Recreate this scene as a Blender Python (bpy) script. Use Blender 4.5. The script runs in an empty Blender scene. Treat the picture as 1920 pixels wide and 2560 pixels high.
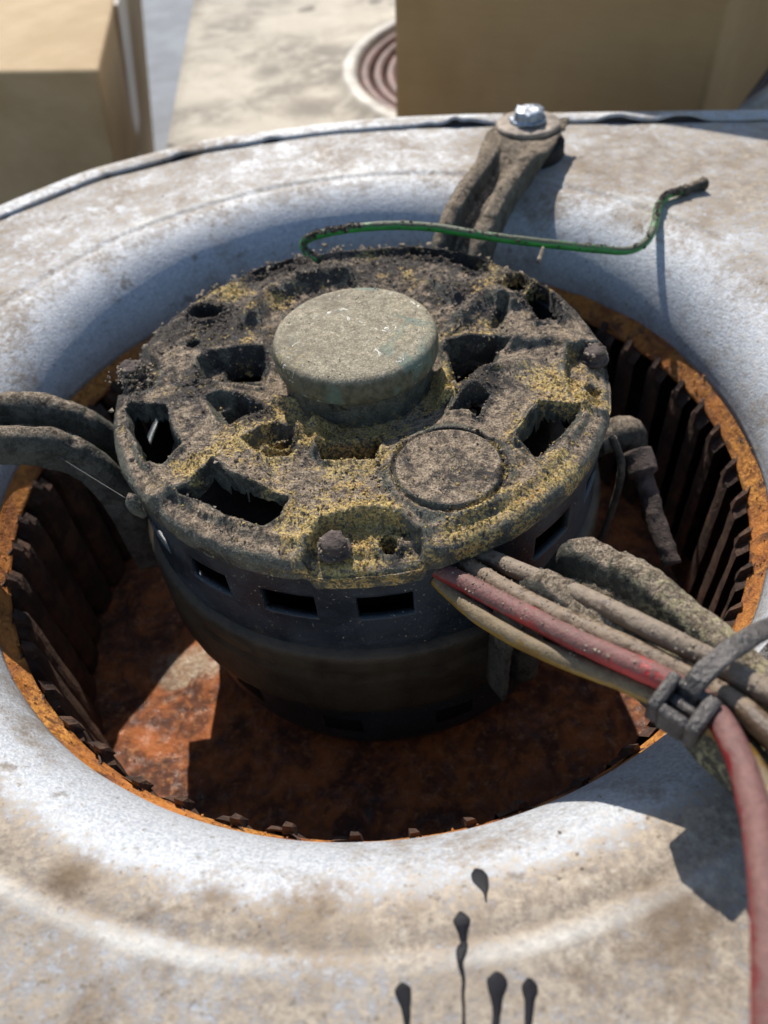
import bpy, math, random
import numpy as np
from mathutils import Vector, Matrix

# ---------------------------------------------------------------- scale / camera
S = 0.12                      # one design unit (radius of the inlet opening) in metres
PI = math.pi
rng = np.random.default_rng(7)
random.seed(7)
sc = bpy.context.scene
col = sc.collection

CAM = np.array([0.01314, -1.50768, 1.43313])
RIGHT = np.array([0.99347284, -0.08707051, -0.07369149])
UP = np.array([0.11398683, 0.73328819, 0.67029503])
FWD = np.array([0.00432583, 0.67431977, -0.7384268])
FPX = 1950.03                 # focal length in pixels of the 1920 x 2560 picture
KD = 1920 / 1659.0

cd = bpy.data.cameras.new('camera')
cd.sensor_fit = 'HORIZONTAL'
cd.sensor_width = 26.0
cd.lens = 26.0 * FPX / 1920
cd.clip_start = 0.01
cd.clip_end = 100
cd.dof.use_dof = True
cd.dof.focus_distance = 1.60 * S
cd.dof.aperture_fstop = cd.lens / 2.1
cam = bpy.data.objects.new('camera', cd)
col.objects.link(cam)
M3 = Matrix((RIGHT, UP, -FWD)).transposed().to_4x4()
cam.matrix_world = Matrix.Translation(Vector(CAM * S)) @ M3
sc.camera = cam

# ---------------------------------------------------------------- world, sun, exposure
SUN_AZ, SUN_EL = -6.0, 43.0   # azimuth from +Y (clockwise), elevation
w = bpy.data.worlds.new('World')
sc.world = w
w.use_nodes = True
wn = w.node_tree
bg = wn.nodes['Background']
sky = wn.nodes.new('ShaderNodeTexSky')
sky.sky_type = 'NISHITA'
sky.sun_disc = False
sky.sun_elevation = math.radians(SUN_EL)
sky.sun_rotation = math.radians(SUN_AZ)
sky.air_density = 1.2
sky.dust_density = 0.6
wn.links.new(sky.outputs[0], bg.inputs[0])
bg.inputs[1].default_value = 0.115
sd = bpy.data.lights.new('sun', 'SUN')
sd.energy = 4.9
sd.angle = math.radians(0.53)
sd.color = (1.0, 0.945, 0.86)
sun = bpy.data.objects.new('sun', sd)
col.objects.link(sun)
a, e = math.radians(SUN_AZ), math.radians(SUN_EL)
sdir = Vector((math.sin(a) * math.cos(e), math.cos(a) * math.cos(e), math.sin(e)))
sun.rotation_euler = sdir.to_track_quat('Z', 'Y').to_euler()
sc.view_settings.view_transform = 'Standard'
sc.view_settings.look = 'None'
sc.view_settings.exposure = 0.24
sc.view_settings.gamma = 1.0
sc.render.engine = 'CYCLES'
sc.cycles.max_bounces = 6

# ---------------------------------------------------------------- helpers
def at(x, y, z):
    """point on the horizontal level z met by the line of sight of a photo pixel"""
    d = (x * KD - 960) / FPX * RIGHT - (y * KD - 1280) / FPX * UP + FWD
    t = (z - CAM[2]) / d[2]
    return CAM + t * d

def at_y(x, y, Y):
    d = (x * KD - 960) / FPX * RIGHT - (y * KD - 1280) / FPX * UP + FWD
    return CAM + (Y - CAM[1]) / d[1] * d

def tag(o, label=None, cat=None, group=None, kind=None):
    if label: o['label'] = label
    if cat: o['category'] = cat
    if group: o['group'] = group
    if kind: o['kind'] = kind
    return o

def empty(name, loc, label, cat, group=None):
    o = bpy.data.objects.new(name, None)
    o.empty_display_size = 0.01
    o.location = Vector(np.asarray(loc, float) * S)
    col.objects.link(o)
    tag(o, label, cat, group)
    o['_w'] = [float(v) for v in loc]
    return o

def origin_of(o):
    p = np.zeros(3)
    while o is not None:
        p = p + np.array(o['_w'] if '_w' in o else [0, 0, 0], float)
        o = o.parent
    return p

def build(name, verts, faces, mat=None, parent=None, origin=None, smooth=True, attrs=None):
    """verts in design units, world frame; the object's origin is put at `origin`"""
    V = np.asarray(verts, float)
    if origin is None:
        origin = origin_of(parent) if parent is not None else V.mean(0)
    origin = np.asarray(origin, float)
    me = bpy.data.meshes.new(name)
    vv = (V - origin) * S
    if isinstance(faces, np.ndarray) and faces.ndim == 2:
        nf, k = faces.shape
        me.vertices.add(len(vv)); me.vertices.foreach_set('co', vv.ravel())
        me.loops.add(nf * k); me.loops.foreach_set('vertex_index', faces.astype(np.int32).ravel())
        me.polygons.add(nf)
        me.polygons.foreach_set('loop_start', np.arange(0, nf * k, k, dtype=np.int32))
        me.polygons.foreach_set('loop_total', np.full(nf, k, np.int32))
        me.update(calc_edges=True)
    else:
        me.from_pydata([tuple(v) for v in vv], [], [tuple(int(i) for i in f) for f in faces])
    me.polygons.foreach_set('use_smooth', np.full(len(me.polygons), smooth))
    if attrs:
        for n, arr in attrs.items():
            at_ = me.attributes.new(n, 'FLOAT', 'POINT')
            at_.data.foreach_set('value', np.asarray(arr, np.float32))
    me.validate()
    me.update()
    o = bpy.data.objects.new(name, me)
    if mat: me.materials.append(mat)
    col.objects.link(o)
    po = origin_of(parent) if parent is not None else np.zeros(3)
    o.location = Vector((origin - po) * S)
    o['_w'] = [float(v) for v in (origin - po)]
    if parent is not None: o.parent = parent
    return o

def bevel(o, wd, seg=2, ang=35):
    m = o.modifiers.new('bevel', 'BEVEL')
    m.width = wd * S; m.segments = seg; m.limit_method = 'ANGLE'; m.angle_limit = math.radians(ang)
    return o

# --- value noise -----------------------------------------------------------
_P = rng.permutation(4096)
_R = rng.random(4096)
def vnoise(p):
    p = np.asarray(p, float)
    i = np.floor(p).astype(np.int64); f = p - i
    u = f * f * (3 - 2 * f)
    def h(dx, dy, dz):
        return _R[_P[(_P[(_P[(i[:, 0] + dx) & 4095] + i[:, 1] + dy) & 4095] + i[:, 2] + dz) & 4095]]
    x0 = h(0,0,0) * (1-u[:,0]) + h(1,0,0) * u[:,0]
    x1 = h(0,1,0) * (1-u[:,0]) + h(1,1,0) * u[:,0]
    x2 = h(0,0,1) * (1-u[:,0]) + h(1,0,1) * u[:,0]
    x3 = h(0,1,1) * (1-u[:,0]) + h(1,1,1) * u[:,0]
    return (x0*(1-u[:,1]) + x1*u[:,1]) * (1-u[:,2]) + (x2*(1-u[:,1]) + x3*u[:,1]) * u[:,2]
def fbm(p, sc_=1.0, octv=4, rough=0.5, off=0.0):
    p = np.asarray(p, float) * sc_ + off
    s, amp, tot = 0, 1.0, 0
    for k in range(octv):
        s = s + amp * (vnoise(p * 2**k + 17.3 * k) - 0.5) * 2
        tot += amp; amp *= rough
    return s / tot
def ss(a, b, x):
    t = np.clip((x - a) / (b - a), 0, 1)
    return t * t * (3 - 2 * t)
def poly_sdf(P, Q):
    """signed distance of points P (n,2) to polygon Q: negative inside"""
    P = np.asarray(P, float); Q = np.asarray(Q, float)
    d = np.full(len(P), 1e9); inside = np.zeros(len(P), bool)
    for k in range(len(Q)):
        a_, b_ = Q[k], Q[(k + 1) % len(Q)]
        e_ = b_ - a_; wv = P - a_
        t = np.clip((wv @ e_) / (e_ @ e_), 0, 1)
        d = np.minimum(d, np.hypot(*(wv - t[:, None] * e_).T))
        c1 = (a_[1] > P[:, 1]) != (b_[1] > P[:, 1])
        with np.errstate(divide='ignore', invalid='ignore'):
            xi = a_[0] + (P[:, 1] - a_[1]) * e_[0] / (e_[1] if e_[1] else 1e-12)
        inside ^= c1 & (P[:, 0] < xi)
    return np.where(inside, -d, d)

def grid_faces(nu, nv, wrap_u=False, wrap_v=False, keep=None):
    iu = np.arange(nu if wrap_u else nu - 1); iv = np.arange(nv if wrap_v else nv - 1)
    A, B = np.meshgrid(iu, iv, indexing='ij')
    A2, B2 = (A + 1) % nu, (B + 1) % nv
    F = np.stack([A * nv + B, A2 * nv + B, A2 * nv + B2, A * nv + B2], -1).reshape(-1, 4)
    if keep is not None: F = F[keep[F].all(1)]
    return F

def lathe_pts(prof, n, c=(0, 0, 0), a0=0.0, a1=2 * PI, wrap=True):
    th = np.linspace(a0, a1, n, endpoint=not wrap)
    pr = np.asarray(prof, float)
    X = pr[None, :, 0] * np.cos(th)[:, None] + c[0]
    Y = pr[None, :, 0] * np.sin(th)[:, None] + c[1]
    Z = np.broadcast_to(pr[None, :, 1], X.shape) + c[2]
    return np.stack([X, Y, Z], -1).reshape(-1, 3), grid_faces(n, len(pr), wrap_u=wrap)

def dense(prof, step):
    pr = [np.asarray(prof[0], float)]
    for k in range(1, len(prof)):
        a_, b_ = np.asarray(prof[k-1], float), np.asarray(prof[k], float)
        n = max(1, int(math.ceil(np.linalg.norm(b_ - a_) / step)))
        for j in range(1, n + 1): pr.append(a_ + (b_ - a_) * j / n)
    return np.array(pr)

def lathe(name, prof, n, mat, parent=None, c=(0, 0, 0), rough=None, **kw):
    V, F = lathe_pts(prof, n, c)
    if rough:
        amp, scl = rough
        N = fbm(V, scl, 4, .6)
        d = V - np.asarray(c); d[:, 2] *= .5; d /= np.linalg.norm(d, axis=1)[:, None] + 1e-9
        V = V + d * (N * amp)[:, None]
    return build(name, V, F, mat, parent, **kw)

def spline(P, n):
    """Catmull-Rom through the points"""
    P = np.asarray(P, float)
    Q = np.vstack([2 * P[0] - P[1], P, 2 * P[-1] - P[-2]])
    out = []
    m = len(P) - 1
    for k in range(n):
        t = k / (n - 1) * m; i = min(int(t), m - 1); f = t - i
        p0, p1, p2, p3 = Q[i], Q[i+1], Q[i+2], Q[i+3]
        out.append(.5 * ((2*p1) + (-p0 + p2) * f + (2*p0 - 5*p1 + 4*p2 - p3) * f*f + (-p0 + 3*p1 - 3*p2 + p3) * f**3))
    return np.array(out)

def sweep_pts(path, section, up=(0, 0, 1), scale=None, closed=True):
    """section (m,2) in (side, up) swept along path (n,3)"""
    path = np.asarray(path, float); n = len(path)
    T = np.gradient(path, axis=0); T /= np.linalg.norm(T, axis=1)[:, None]
    up = np.broadcast_to(np.asarray(up, float), path.shape)
    Sd = np.cross(T, up); Sd /= np.linalg.norm(Sd, axis=1)[:, None]
    U = np.cross(Sd, T)
    sec = np.asarray(section, float)
    if scale is None: scale = np.ones(n)
    V = path[:, None, :] + (sec[None, :, 0:1] * Sd[:, None, :] + sec[None, :, 1:2] * U[:, None, :]) * np.asarray(scale)[:, None, None]
    return V.reshape(-1, 3), grid_faces(n, len(sec), wrap_v=closed)

def tube(name, path, r, mat, parent=None, n=None, m=14, rough=None, caps=True, radii=None, **kw):
    path = np.asarray(path, float)
    if n: path = spline(path, n)
    th = np.linspace(0, 2 * PI, m, endpoint=False)
    sec = np.stack([np.cos(th), np.sin(th)], 1) * r
    V, F = sweep_pts(path, sec, up=kw.pop('up', (0.02, 0.01, 1)), scale=radii)
    if rough:
        amp, scl = rough
        C_ = np.repeat(path, m, 0); d = V - C_; d /= np.linalg.norm(d, axis=1)[:, None] + 1e-9
        V = V + d * (fbm(V, scl, 4, .6) * amp)[:, None]
    F = [tuple(f) for f in F]
    if caps:
        F.append(tuple(range(m))); F.append(tuple(range(len(V) - m, len(V)))[::-1])
    return build(name, V, F, mat, parent, **kw)

def hexa(name, top, bot, mat, parent=None, bev=0.01, **kw):
    V = list(top) + list(bot)
    F = [(0,1,2,3), (7,6,5,4)] + [(k, k+4, (k+1) % 4 + 4, (k+1) % 4) for k in range(4)]
    o = build(name, V, F, mat, parent, smooth=False, **kw)
    if bev: bevel(o, bev, 2)
    return o

def crumbs(name, pts, rad, mat, parent=None, flat=.75, seed=3, **kw):
    """many small irregular grains joined into one mesh"""
    r_ = np.random.default_rng(seed)
    n = len(pts)
    base = np.array([(1,0,0), (-1,0,0), (0,1,0), (0,-1,0), (0,0,1), (0,0,-1)], float)
    fc = np.array([(0,2,4), (2,1,4), (1,3,4), (3,0,4), (2,0,5), (1,2,5), (3,1,5), (0,3,5)])
    V = base[None] * (r_.random((n, 6, 1)) * .5 + .7) + (r_.random((n, 6, 3)) - .5) * .6
    q = r_.normal(size=(n, 3, 3)); Q, _ = np.linalg.qr(q)
    V = V @ Q
    V[:, :, 2] *= flat
    V = V * np.asarray(rad).reshape(-1, 1, 1) + np.asarray(pts)[:, None, :]
    F = (fc[None] + (np.arange(n) * 6)[:, None, None]).reshape(-1, 3)
    o = build(name, V.reshape(-1, 3), F, mat, parent, smooth=False, **kw)
    o['kind'] = 'stuff'
    return o

# ---------------------------------------------------------------- materials
class NT:
    def __init__(s, name):
        s.m = bpy.data.materials.new(name); s.m.use_nodes = True
        s.t = s.m.node_tree; s.t.nodes.clear()
        s.out = s.n('ShaderNodeOutputMaterial'); s.b = s.n('ShaderNodeBsdfPrincipled')
        s.l(s.b.outputs[0], s.out.inputs[0])
        g = s.n('ShaderNodeNewGeometry')
        v = s.n('ShaderNodeVectorMath'); v.operation = 'SCALE'; v.inputs[3].default_value = 1 / S
        s.l(g.outputs['Position'], v.inputs[0]); s.P = v.outputs[0]; s.geo = g
        sp = s.n('ShaderNodeSeparateXYZ'); s.l(g.outputs['Normal'], sp.inputs[0]); s.Nz = sp.outputs[2]
        s.h = None
    def n(s, t): return s.t.nodes.new(t)
    def l(s, a_, b_): s.t.links.new(a_, b_)
    def set(s, sock, v):
        if isinstance(v, (int, float)): sock.default_value = v
        elif isinstance(v, tuple): sock.default_value = (*v, 1) if len(v) == 3 and len(sock.default_value) == 4 else v
        else: s.l(v, sock)
    def noise(s, scale, detail=4, rough=.55, dist=0, vec=None, stretch=None):
        x = s.n('ShaderNodeTexNoise'); v = vec or s.P
        if stretch:
            mp = s.n('ShaderNodeMapping'); mp.inputs['Scale'].default_value = stretch; s.l(v, mp.inputs[0]); v = mp.outputs[0]
        s.l(v, x.inputs['Vector'])
        x.inputs['Scale'].default_value = scale; x.inputs['Detail'].default_value = detail
        x.inputs['Roughness'].default_value = rough; x.inputs['Distortion'].default_value = dist
        return x.outputs[0]
    def voro(s, scale, feature='F1', rnd=1):
        x = s.n('ShaderNodeTexVoronoi'); x.feature = feature; s.l(s.P, x.inputs['Vector'])
        x.inputs['Scale'].default_value = scale; x.inputs['Randomness'].default_value = rnd
        return x.outputs[0]
    def vorocol(s, scale):
        x = s.n('ShaderNodeTexVoronoi'); s.l(s.P, x.inputs['Vector']); x.inputs['Scale'].default_value = scale
        sp = s.n('ShaderNodeSeparateColor'); s.l(x.outputs['Color'], sp.inputs[0]); return sp.outputs[0]
    def rng(s, x, a_, b_, c=0., d=1., smooth=True):
        r = s.n('ShaderNodeMapRange'); r.interpolation_type = 'SMOOTHSTEP' if smooth else 'LINEAR'
        s.set(r.inputs[0], x)
        for k, v in zip((1, 2, 3, 4), (a_, b_, c, d)): r.inputs[k].default_value = v
        return r.outputs[0]
    def math(s, op, a_, b_=0.):
        m = s.n('ShaderNodeMath'); m.operation = op; s.set(m.inputs[0], a_); s.set(m.inputs[1], b_); return m.outputs[0]
    def mix(s, f, a_, b_):
        m = s.n('ShaderNodeMix'); m.data_type = 'RGBA'
        s.set(m.inputs[0], f); s.set(m.inputs[6], a_); s.set(m.inputs[7], b_); return m.outputs[2]
    def mul(s, f, a_, b_):
        m = s.n('ShaderNodeMix'); m.data_type = 'RGBA'; m.blend_type = 'MULTIPLY'
        s.set(m.inputs[0], f); s.set(m.inputs[6], a_); s.set(m.inputs[7], b_); return m.outputs[2]
    def mixf(s, f, a_, b_):
        m = s.n('ShaderNodeMix'); s.set(m.inputs[0], f); s.set(m.inputs[2], a_); s.set(m.inputs[3], b_); return m.outputs[0]
    def attr(s, name):
        x = s.n('ShaderNodeAttribute'); x.attribute_name = name; return x.outputs['Fac']
    def objrand(s):
        return s.n('ShaderNodeObjectInfo').outputs['Random']
    def bump(s, h, dist, strength=1.):
        b = s.n('ShaderNodeBump'); b.inputs['Distance'].default_value = dist * S; b.inputs['Strength'].default_value = strength
        s.l(h, b.inputs['Height'])
        if s.h is not None: s.l(s.h, b.inputs['Normal'])
        s.h = b.outputs[0]; s.l(s.h, s.b.inputs['Normal'])
    def fin(s, color, rough=.8, metal=0., spec=None):
        s.set(s.b.inputs['Base Color'], color); s.set(s.b.inputs['Roughness'], rough); s.set(s.b.inputs['Metallic'], metal)
        if spec is not None: s.b.inputs['Specular IOR Level'].default_value = spec
        return s.m

def m_galv(name='galvanised_dirty', bell=True, fs=1.0):
    k = NT(name)
    big = k.noise(1.6, 5, .6); med = k.noise(9 * fs, 7, .72, .3); fine = k.noise(60 * fs, 6, .75); gr = k.noise(150 * fs, 4, .65)
    clean = k.mix(k.rng(gr, .36, .62), (.36, .38, .415), (.55, .565, .59))
    clean = k.mix(k.math('MULTIPLY', k.rng(fine, .5, .68), .35), clean, (.62, .62, .62))
    dirt = k.mix(k.rng(fine, .34, .66), (.19, .14, .095), (.46, .375, .275))
    dirt = k.mix(k.math('MULTIPLY', k.rng(k.noise(16, 6, .75), .48, .68), .6), dirt, (.31, .235, .16))
    msk = k.math('ADD', k.math('MULTIPLY', big, .45), k.math('MULTIPLY', med, .55))
    if bell:
        msk = k.math('ADD', msk, k.attr('grime'))
    msk = k.math('ADD', msk, k.math('MULTIPLY', k.math('SUBTRACT', fine, .5), .80))
    msk = k.math('ADD', msk, k.math('MULTIPLY', k.math('SUBTRACT', gr, .5), .55))
    f = k.rng(msk, .36, .70)
    c = k.mix(k.math('MULTIPLY', f, .9), clean, dirt)
    st = k.math('ADD', k.noise(3.6, 4, .6, .6), k.math('MULTIPLY', k.math('SUBTRACT', fine, .5), .5))
    c = k.mix(k.math('MULTIPLY', k.rng(st, .50, .74), .68), c, (.21, .15, .095))
    c = k.mix(k.math('MULTIPLY', k.rng(k.noise(17, 4, .6), .62, .74), .65), c, (.14, .10, .065))
    c = k.mix(k.math('MULTIPLY', k.rng(k.noise(75, 3, .6), .60, .70), .6), c, (.15, .115, .08))
    wh = k.noise(42 * fs, 5, .7, .3)
    c = k.mix(k.math('MULTIPLY', k.rng(wh, .56, .70), .25), c, (.72, .69, .63))
    sn = k.math('ADD', k.attr('stain'), k.math('MULTIPLY', k.math('SUBTRACT', k.noise(20, 6, .75), .5), 1.6))
    c = k.mix(k.math('MULTIPLY', k.rng(sn, .18, .95), .85), c, (.15, .10, .058))
    c = k.mix(k.attr('rub'), c, k.mix(k.rng(fine, .3, .7), (.50, .48, .44), (.76, .74, .69)))
    k.bump(med, .004, .2); k.bump(fine, .004, .5); k.bump(gr, .0025, .8)
    return k.fin(c, k.mixf(f, .60, .92), k.mixf(f, .34, .0))

def m_slab():
    k = NT('stained_pale_slab')
    big = k.noise(1.3, 5, .6, .4); med = k.noise(5, 6, .7, .4); fine = k.noise(24, 5, .7)
    c = k.mix(k.rng(big, .36, .62), (.21, .18, .14), (.48, .42, .33))
    c = k.mix(k.math('MULTIPLY', k.rng(med, .45, .62), .55), c, (.56, .50, .40))
    c = k.mix(k.math('MULTIPLY', k.rng(fine, .56, .7), .5), c, (.22, .18, .13))
    c = k.mix(k.math('MULTIPLY', k.rng(k.noise(3.4, 2, .4), .70, .76), .8), c, (.08, .06, .045))
    k.bump(med, .02, .3)
    return k.fin(c, .8, 0., .4)

def m_castdirt():
    k = NT('dirt_caked_casting')
    med = k.noise(7, 7, .7, .5); fine = k.noise(50, 7, .78); gr = k.noise(210, 4, .7); gr2 = k.noise(120, 3, .5)
    paint = k.mix(k.rng(fine, .3, .7), (.065, .066, .052), (.24, .23, .17))
    paint = k.mix(k.math('MULTIPLY', k.rng(gr, .52, .64), .6), paint, (.34, .30, .20))
    dust = k.mix(k.rng(fine, .34, .68), (.135, .097, .068), (.86, .65, .44))
    dust = k.mix(k.rng(gr, .38, .56), k.mul(1., dust, (.32, .30, .29)), dust)
    up = k.rng(k.Nz, .55, .95)
    cp = k.attr('cleanp')
    dm = k.rng(k.math('SUBTRACT', k.math('ADD', k.math('MULTIPLY', up, .62), k.math('MULTIPLY', k.math('SUBTRACT', med, .5), 1.5)), k.math('MULTIPLY', cp, .42)), .22, .50)
    c = k.mix(dm, paint, dust)
    so = k.math('ADD', k.math('MULTIPLY', k.attr('soot'), .32), k.noise(11, 7, .78, 1.4))
    c = k.mix(k.math('MULTIPLY', k.rng(so, .51, .62), .92), c, k.mix(gr, (.012, .010, .010), (.06, .048, .042)))
    y0 = k.math('ADD', k.math('SUBTRACT', k.attr('ochre'), k.math('MULTIPLY', k.attr('cleanp'), .25)), k.math('MULTIPLY', k.math('SUBTRACT', k.noise(20, 6, .75), .5), 1.9))
    y = k.math('ADD', k.math('MULTIPLY', k.rng(y0, .40, 1.0), .45), k.math('MULTIPLY', k.rng(y0, .30, .6), k.rng(k.math('ADD', gr2, k.math('MULTIPLY', gr, .6)), .72, .86)))
    hue = k.mix(k.rng(k.noise(16, 3, .5), .42, .66), (.50, .34, .10), (.50, .22, .04))
    hue = k.mix(k.rng(gr, .40, .60), hue, (.92, .68, .27))
    c = k.mix(k.rng(y, 0., 1.), c, hue)
    c = k.mix(k.rng(k.noise(330, 2, .5), .69, .72), c, (.8, .76, .68))
    k.bump(med, .008, .3); k.bump(fine, .020, 1.); k.bump(gr, .006, 1.)
    gl = k.rng(k.noise(75, 3, .6), .58, .66)
    return k.fin(c, k.mixf(gl, k.mixf(dm, .40, .85), .25), 0., .5)

def m_hubcap():
    k = NT('dusty_hub_cap')
    med = k.noise(9, 5, .6, .4); fine = k.noise(60, 6, .7); gr = k.noise(260, 3, .6)
    up = k.rng(k.Nz, .35, .95)
    paint = k.mix(k.rng(fine, .3, .7), (.07, .065, .042), (.16, .145, .095))
    dust = k.mix(k.rng(fine, .3, .7), (.29, .25, .185), (.56, .49, .37))
    dust = k.mix(k.rng(gr, .46, .66), k.mul(1., dust, (.55, .54, .5)), dust)
    c = k.mix(up, paint, dust)
    c = k.mix(k.math('MULTIPLY', k.rng(k.noise(10, 6, .7, .5), .46, .66), .55), c, (.16, .13, .095))
    c = k.mix(k.math('MULTIPLY', k.rng(k.noise(6, 3, .5, 1.5), .54, .64), .6), c, (.13, .20, .165))
    # white lime flakes, rusty dots
    f1 = k.math('MULTIPLY', k.rng(k.noise(28, 7, .75, 1.6), .585, .615), k.rng(k.noise(7, 4, .6), .47, .56))
    c = k.mix(f1, c, (.85, .80, .68))
    c = k.mix(k.rng(k.noise(70, 2, .5), .74, .77), c, (.04, .03, .03))
    c = k.mix(k.rng(k.noise(23, 2, .4), .785, .80), c, (.45, .17, .05))
    gy = k.math('MULTIPLY', k.rng(k.noise(120, 3, .6), .56, .66), k.rng(k.noise(7, 3, .5), .5, .62))
    c = k.mix(k.math('MULTIPLY', gy, .7), c, (.42, .34, .14))
    k.bump(fine, .003, .45); k.bump(f1, .003, .7); k.bump(gr, .0012, .6)
    return k.fin(c, .9, 0., .3)

def m_shell():
    k = NT('black_steel_shell')
    med = k.noise(6, 5, .6); fine = k.noise(70, 5, .7); gr = k.noise(260, 3, .6)
    c = k.mix(k.rng(med, .35, .65), (.010, .017, .024), (.030, .042, .052))
    c = k.mix(k.math('MULTIPLY', k.rng(fine, .55, .75), .5), c, (.06, .06, .05))
    c = k.mix(k.rng(k.noise(150, 3, .6), .665, .70), c, (.42, .38, .26))
    c = k.mix(k.math('MULTIPLY', k.rng(k.noise(11, 5, .7), .60, .70), .6), c, (.07, .055, .035))
    k.bump(fine, .004, .5); k.bump(gr, .0016, .5)
    return k.fin(c, k.rng(med, .3, .7, .32, .55), 0., .5)

def m_rust(name, orange=1.0, scale=1.0):
    k = NT(name)
    big = k.noise(3.2 * scale, 5, .6, .6); med = k.noise(13 * scale, 6, .7, .5); fine = k.noise(60, 5, .7); gr = k.noise(190, 3, .6)
    dk = (.045, .020, .012)
    c = k.mix(k.rng(med, .36, .64), (.20, .062, .018), (.52 * orange, .19 * orange, .035))
    c = k.mix(k.rng(big, .45, .62), c, k.mix(k.rng(fine, .35, .65), (.20, .065, .018), (.62 * orange, .27 * orange, .05)))
    c = k.mix(k.math('MULTIPLY', k.rng(k.noise(11, 6, .7, 1.), .56, .66), .8), c, dk)
    k.bump(med, .012, .7); k.bump(fine, .008, .9); k.bump(gr, .002, .7)
    r = k.rng(k.noise(21, 3, .6), .45, .62, .85, .38)
    return k.fin(c, r, 0., .45)

def m_wheelplate():
    k = NT('rusty_wheel_plate')
    big = k.noise(2.6, 5, .65, .7); med = k.noise(10, 6, .7, .5); fine = k.noise(45, 5, .7)
    c = k.mix(k.rng(med, .36, .64), (.08, .024, .010), (.40, .115, .025))
    c = k.mix(k.rng(fine, .5, .75), c, (.45, .19, .07))
    g = k.math('ADD', k.attr('bare'), k.math('MULTIPLY', k.math('SUBTRACT', med, .5), 1.3))
    c = k.mix(k.math('MULTIPLY', k.rng(g, .45, .62), .9), c, k.mix(k.rng(fine, .35, .65), (.26, .15, .085), (.42, .34, .24)))
    c = k.mix(k.math('MULTIPLY', k.rng(k.noise(4, 4, .6), .52, .62), .5), c, (.04, .02, .015))
    k.bump(med, .02, .6); k.bump(fine, .01, .7)
    return k.fin(c, k.rng(k.noise(30, 3, .5), .5, .64, .8, .25), 0., .5)

def m_blade():
    k = NT('dark_rusty_blade')
    med = k.noise(12, 5, .7); fine = k.noise(60, 4, .7)
    c = k.mix(k.rng(med, .4, .66), (.035, .019, .013), (.10, .050, .030))
    c = k.mix(k.math('MULTIPLY', k.rng(fine, .6, .72), .5), c, (.16, .10, .08))
    k.bump(med, .015, .5); k.bump(fine, .007, .8)
    return k.fin(c, .75, 0., .4)

def m_armdirt():
    k = NT('dust_caked_bracket')
    med = k.noise(9, 6, .65, .5); fine = k.noise(60, 6, .75); gr = k.noise(220, 3, .6)
    paint = k.mix(k.rng(med, .3, .7), (.09, .088, .07), (.20, .19, .15))
    dust = k.mix(k.rng(fine, .3, .7), (.28, .22, .16), (.78, .63, .47))
    dust = k.mix(k.rng(gr, .42, .62), k.mul(1., dust, (.5, .48, .46)), dust)
    up = k.rng(k.Nz, .45, .92)
    f = k.rng(k.math('ADD', k.math('MULTIPLY', up, .8), k.math('MULTIPLY', k.math('SUBTRACT', med, .5), 1.0)), .12, .5)
    c = k.mix(f, paint, dust)
    c = k.mix(k.math('MULTIPLY', k.rng(k.noise(13, 6, .7, 1.), .56, .67), .7), c, (.04, .033, .028))
    y = k.math('MULTIPLY', k.attr('ochre'), k.rng(k.noise(70, 4, .7), .46, .6))
    c = k.mix(y, c, (.62, .54, .32))
    pit = k.rng(k.noise(38, 5, .75, .5), .36, .52)
    c = k.mul(1., c, k.mix(k.math('MULTIPLY', pit, 1.), (.60, .58, .56), (1., 1., 1.)))
    k.bump(med, .012, .4); k.bump(pit, .010, .8); k.bump(fine, .022, 1.); k.bump(gr, .005, .9)
    return k.fin(c, k.mixf(f, .5, .95), 0., .35)

def m_wire(name, colr, dirtcol=(.15, .12, .095), cover=.5, bright=None):
    k = NT(name)
    med = k.noise(8, 5, .65, .4); fine = k.noise(60, 5, .7); gr = k.noise(200, 2, .6)
    base = k.mix(k.rng(med, .35, .7), k.mul(1., colr, (.55, .5, .5)), colr)
    wv_ = k.attr('worn')
    base = k.mix(wv_, base, bright or colr)
    d = k.mix(k.rng(fine, .3, .7), k.mul(1., dirtcol, (.6, .6, .6)), dirtcol)
    up = k.rng(k.Nz, -.2, .8)
    f = k.math('ADD', k.math('MULTIPLY', up, .35), k.math('ADD', med, k.math('MULTIPLY', k.math('SUBTRACT', fine, .5), .5)))
    f = k.rng(k.math('SUBTRACT', f, k.math('MULTIPLY', wv_, .35)), 1.04 - cover, 1.14 - cover)
    c = k.mix(k.math('MULTIPLY', f, .9), base, d)
    k.bump(fine, .006, .7); k.bump(med, .006, .4); k.bump(gr, .0012, .6)
    return k.fin(c, k.mixf(f, .30, .62), 0., .5)

def m_card(name='cardboard', c0=(.42, .295, .16), c1=(.52, .38, .225)):
    k = NT(name)
    c = k.mix(k.rng(k.noise(1.2, 4, .6), .35, .65), c0, c1)
    c = k.mix(k.math('MULTIPLY', k.rng(k.noise(30, 3, .6, 0, None, (.2, .2, 2.)), .4, .7), .25), c, k.mul(1., c, (.8, .78, .75)))
    k.bump(k.noise(25, 3, .6, 0, None, (1, 1, .1)), .004, .3)
    return k.fin(c, .85, 0., .3)

def m_plain(name, colr, rough=.8, metal=0., amp=.35, scale=20, bump=.004, spec=.4):
    k = NT(name)
    n_ = k.noise(scale, 5, .65)
    c = k.mix(k.rng(n_, .3, .7), k.mul(1., colr, (1 - amp,) * 3), colr)
    k.bump(k.noise(scale * 3, 4, .7), bump, .6)
    return k.fin(c, rough, metal, spec)

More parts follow.
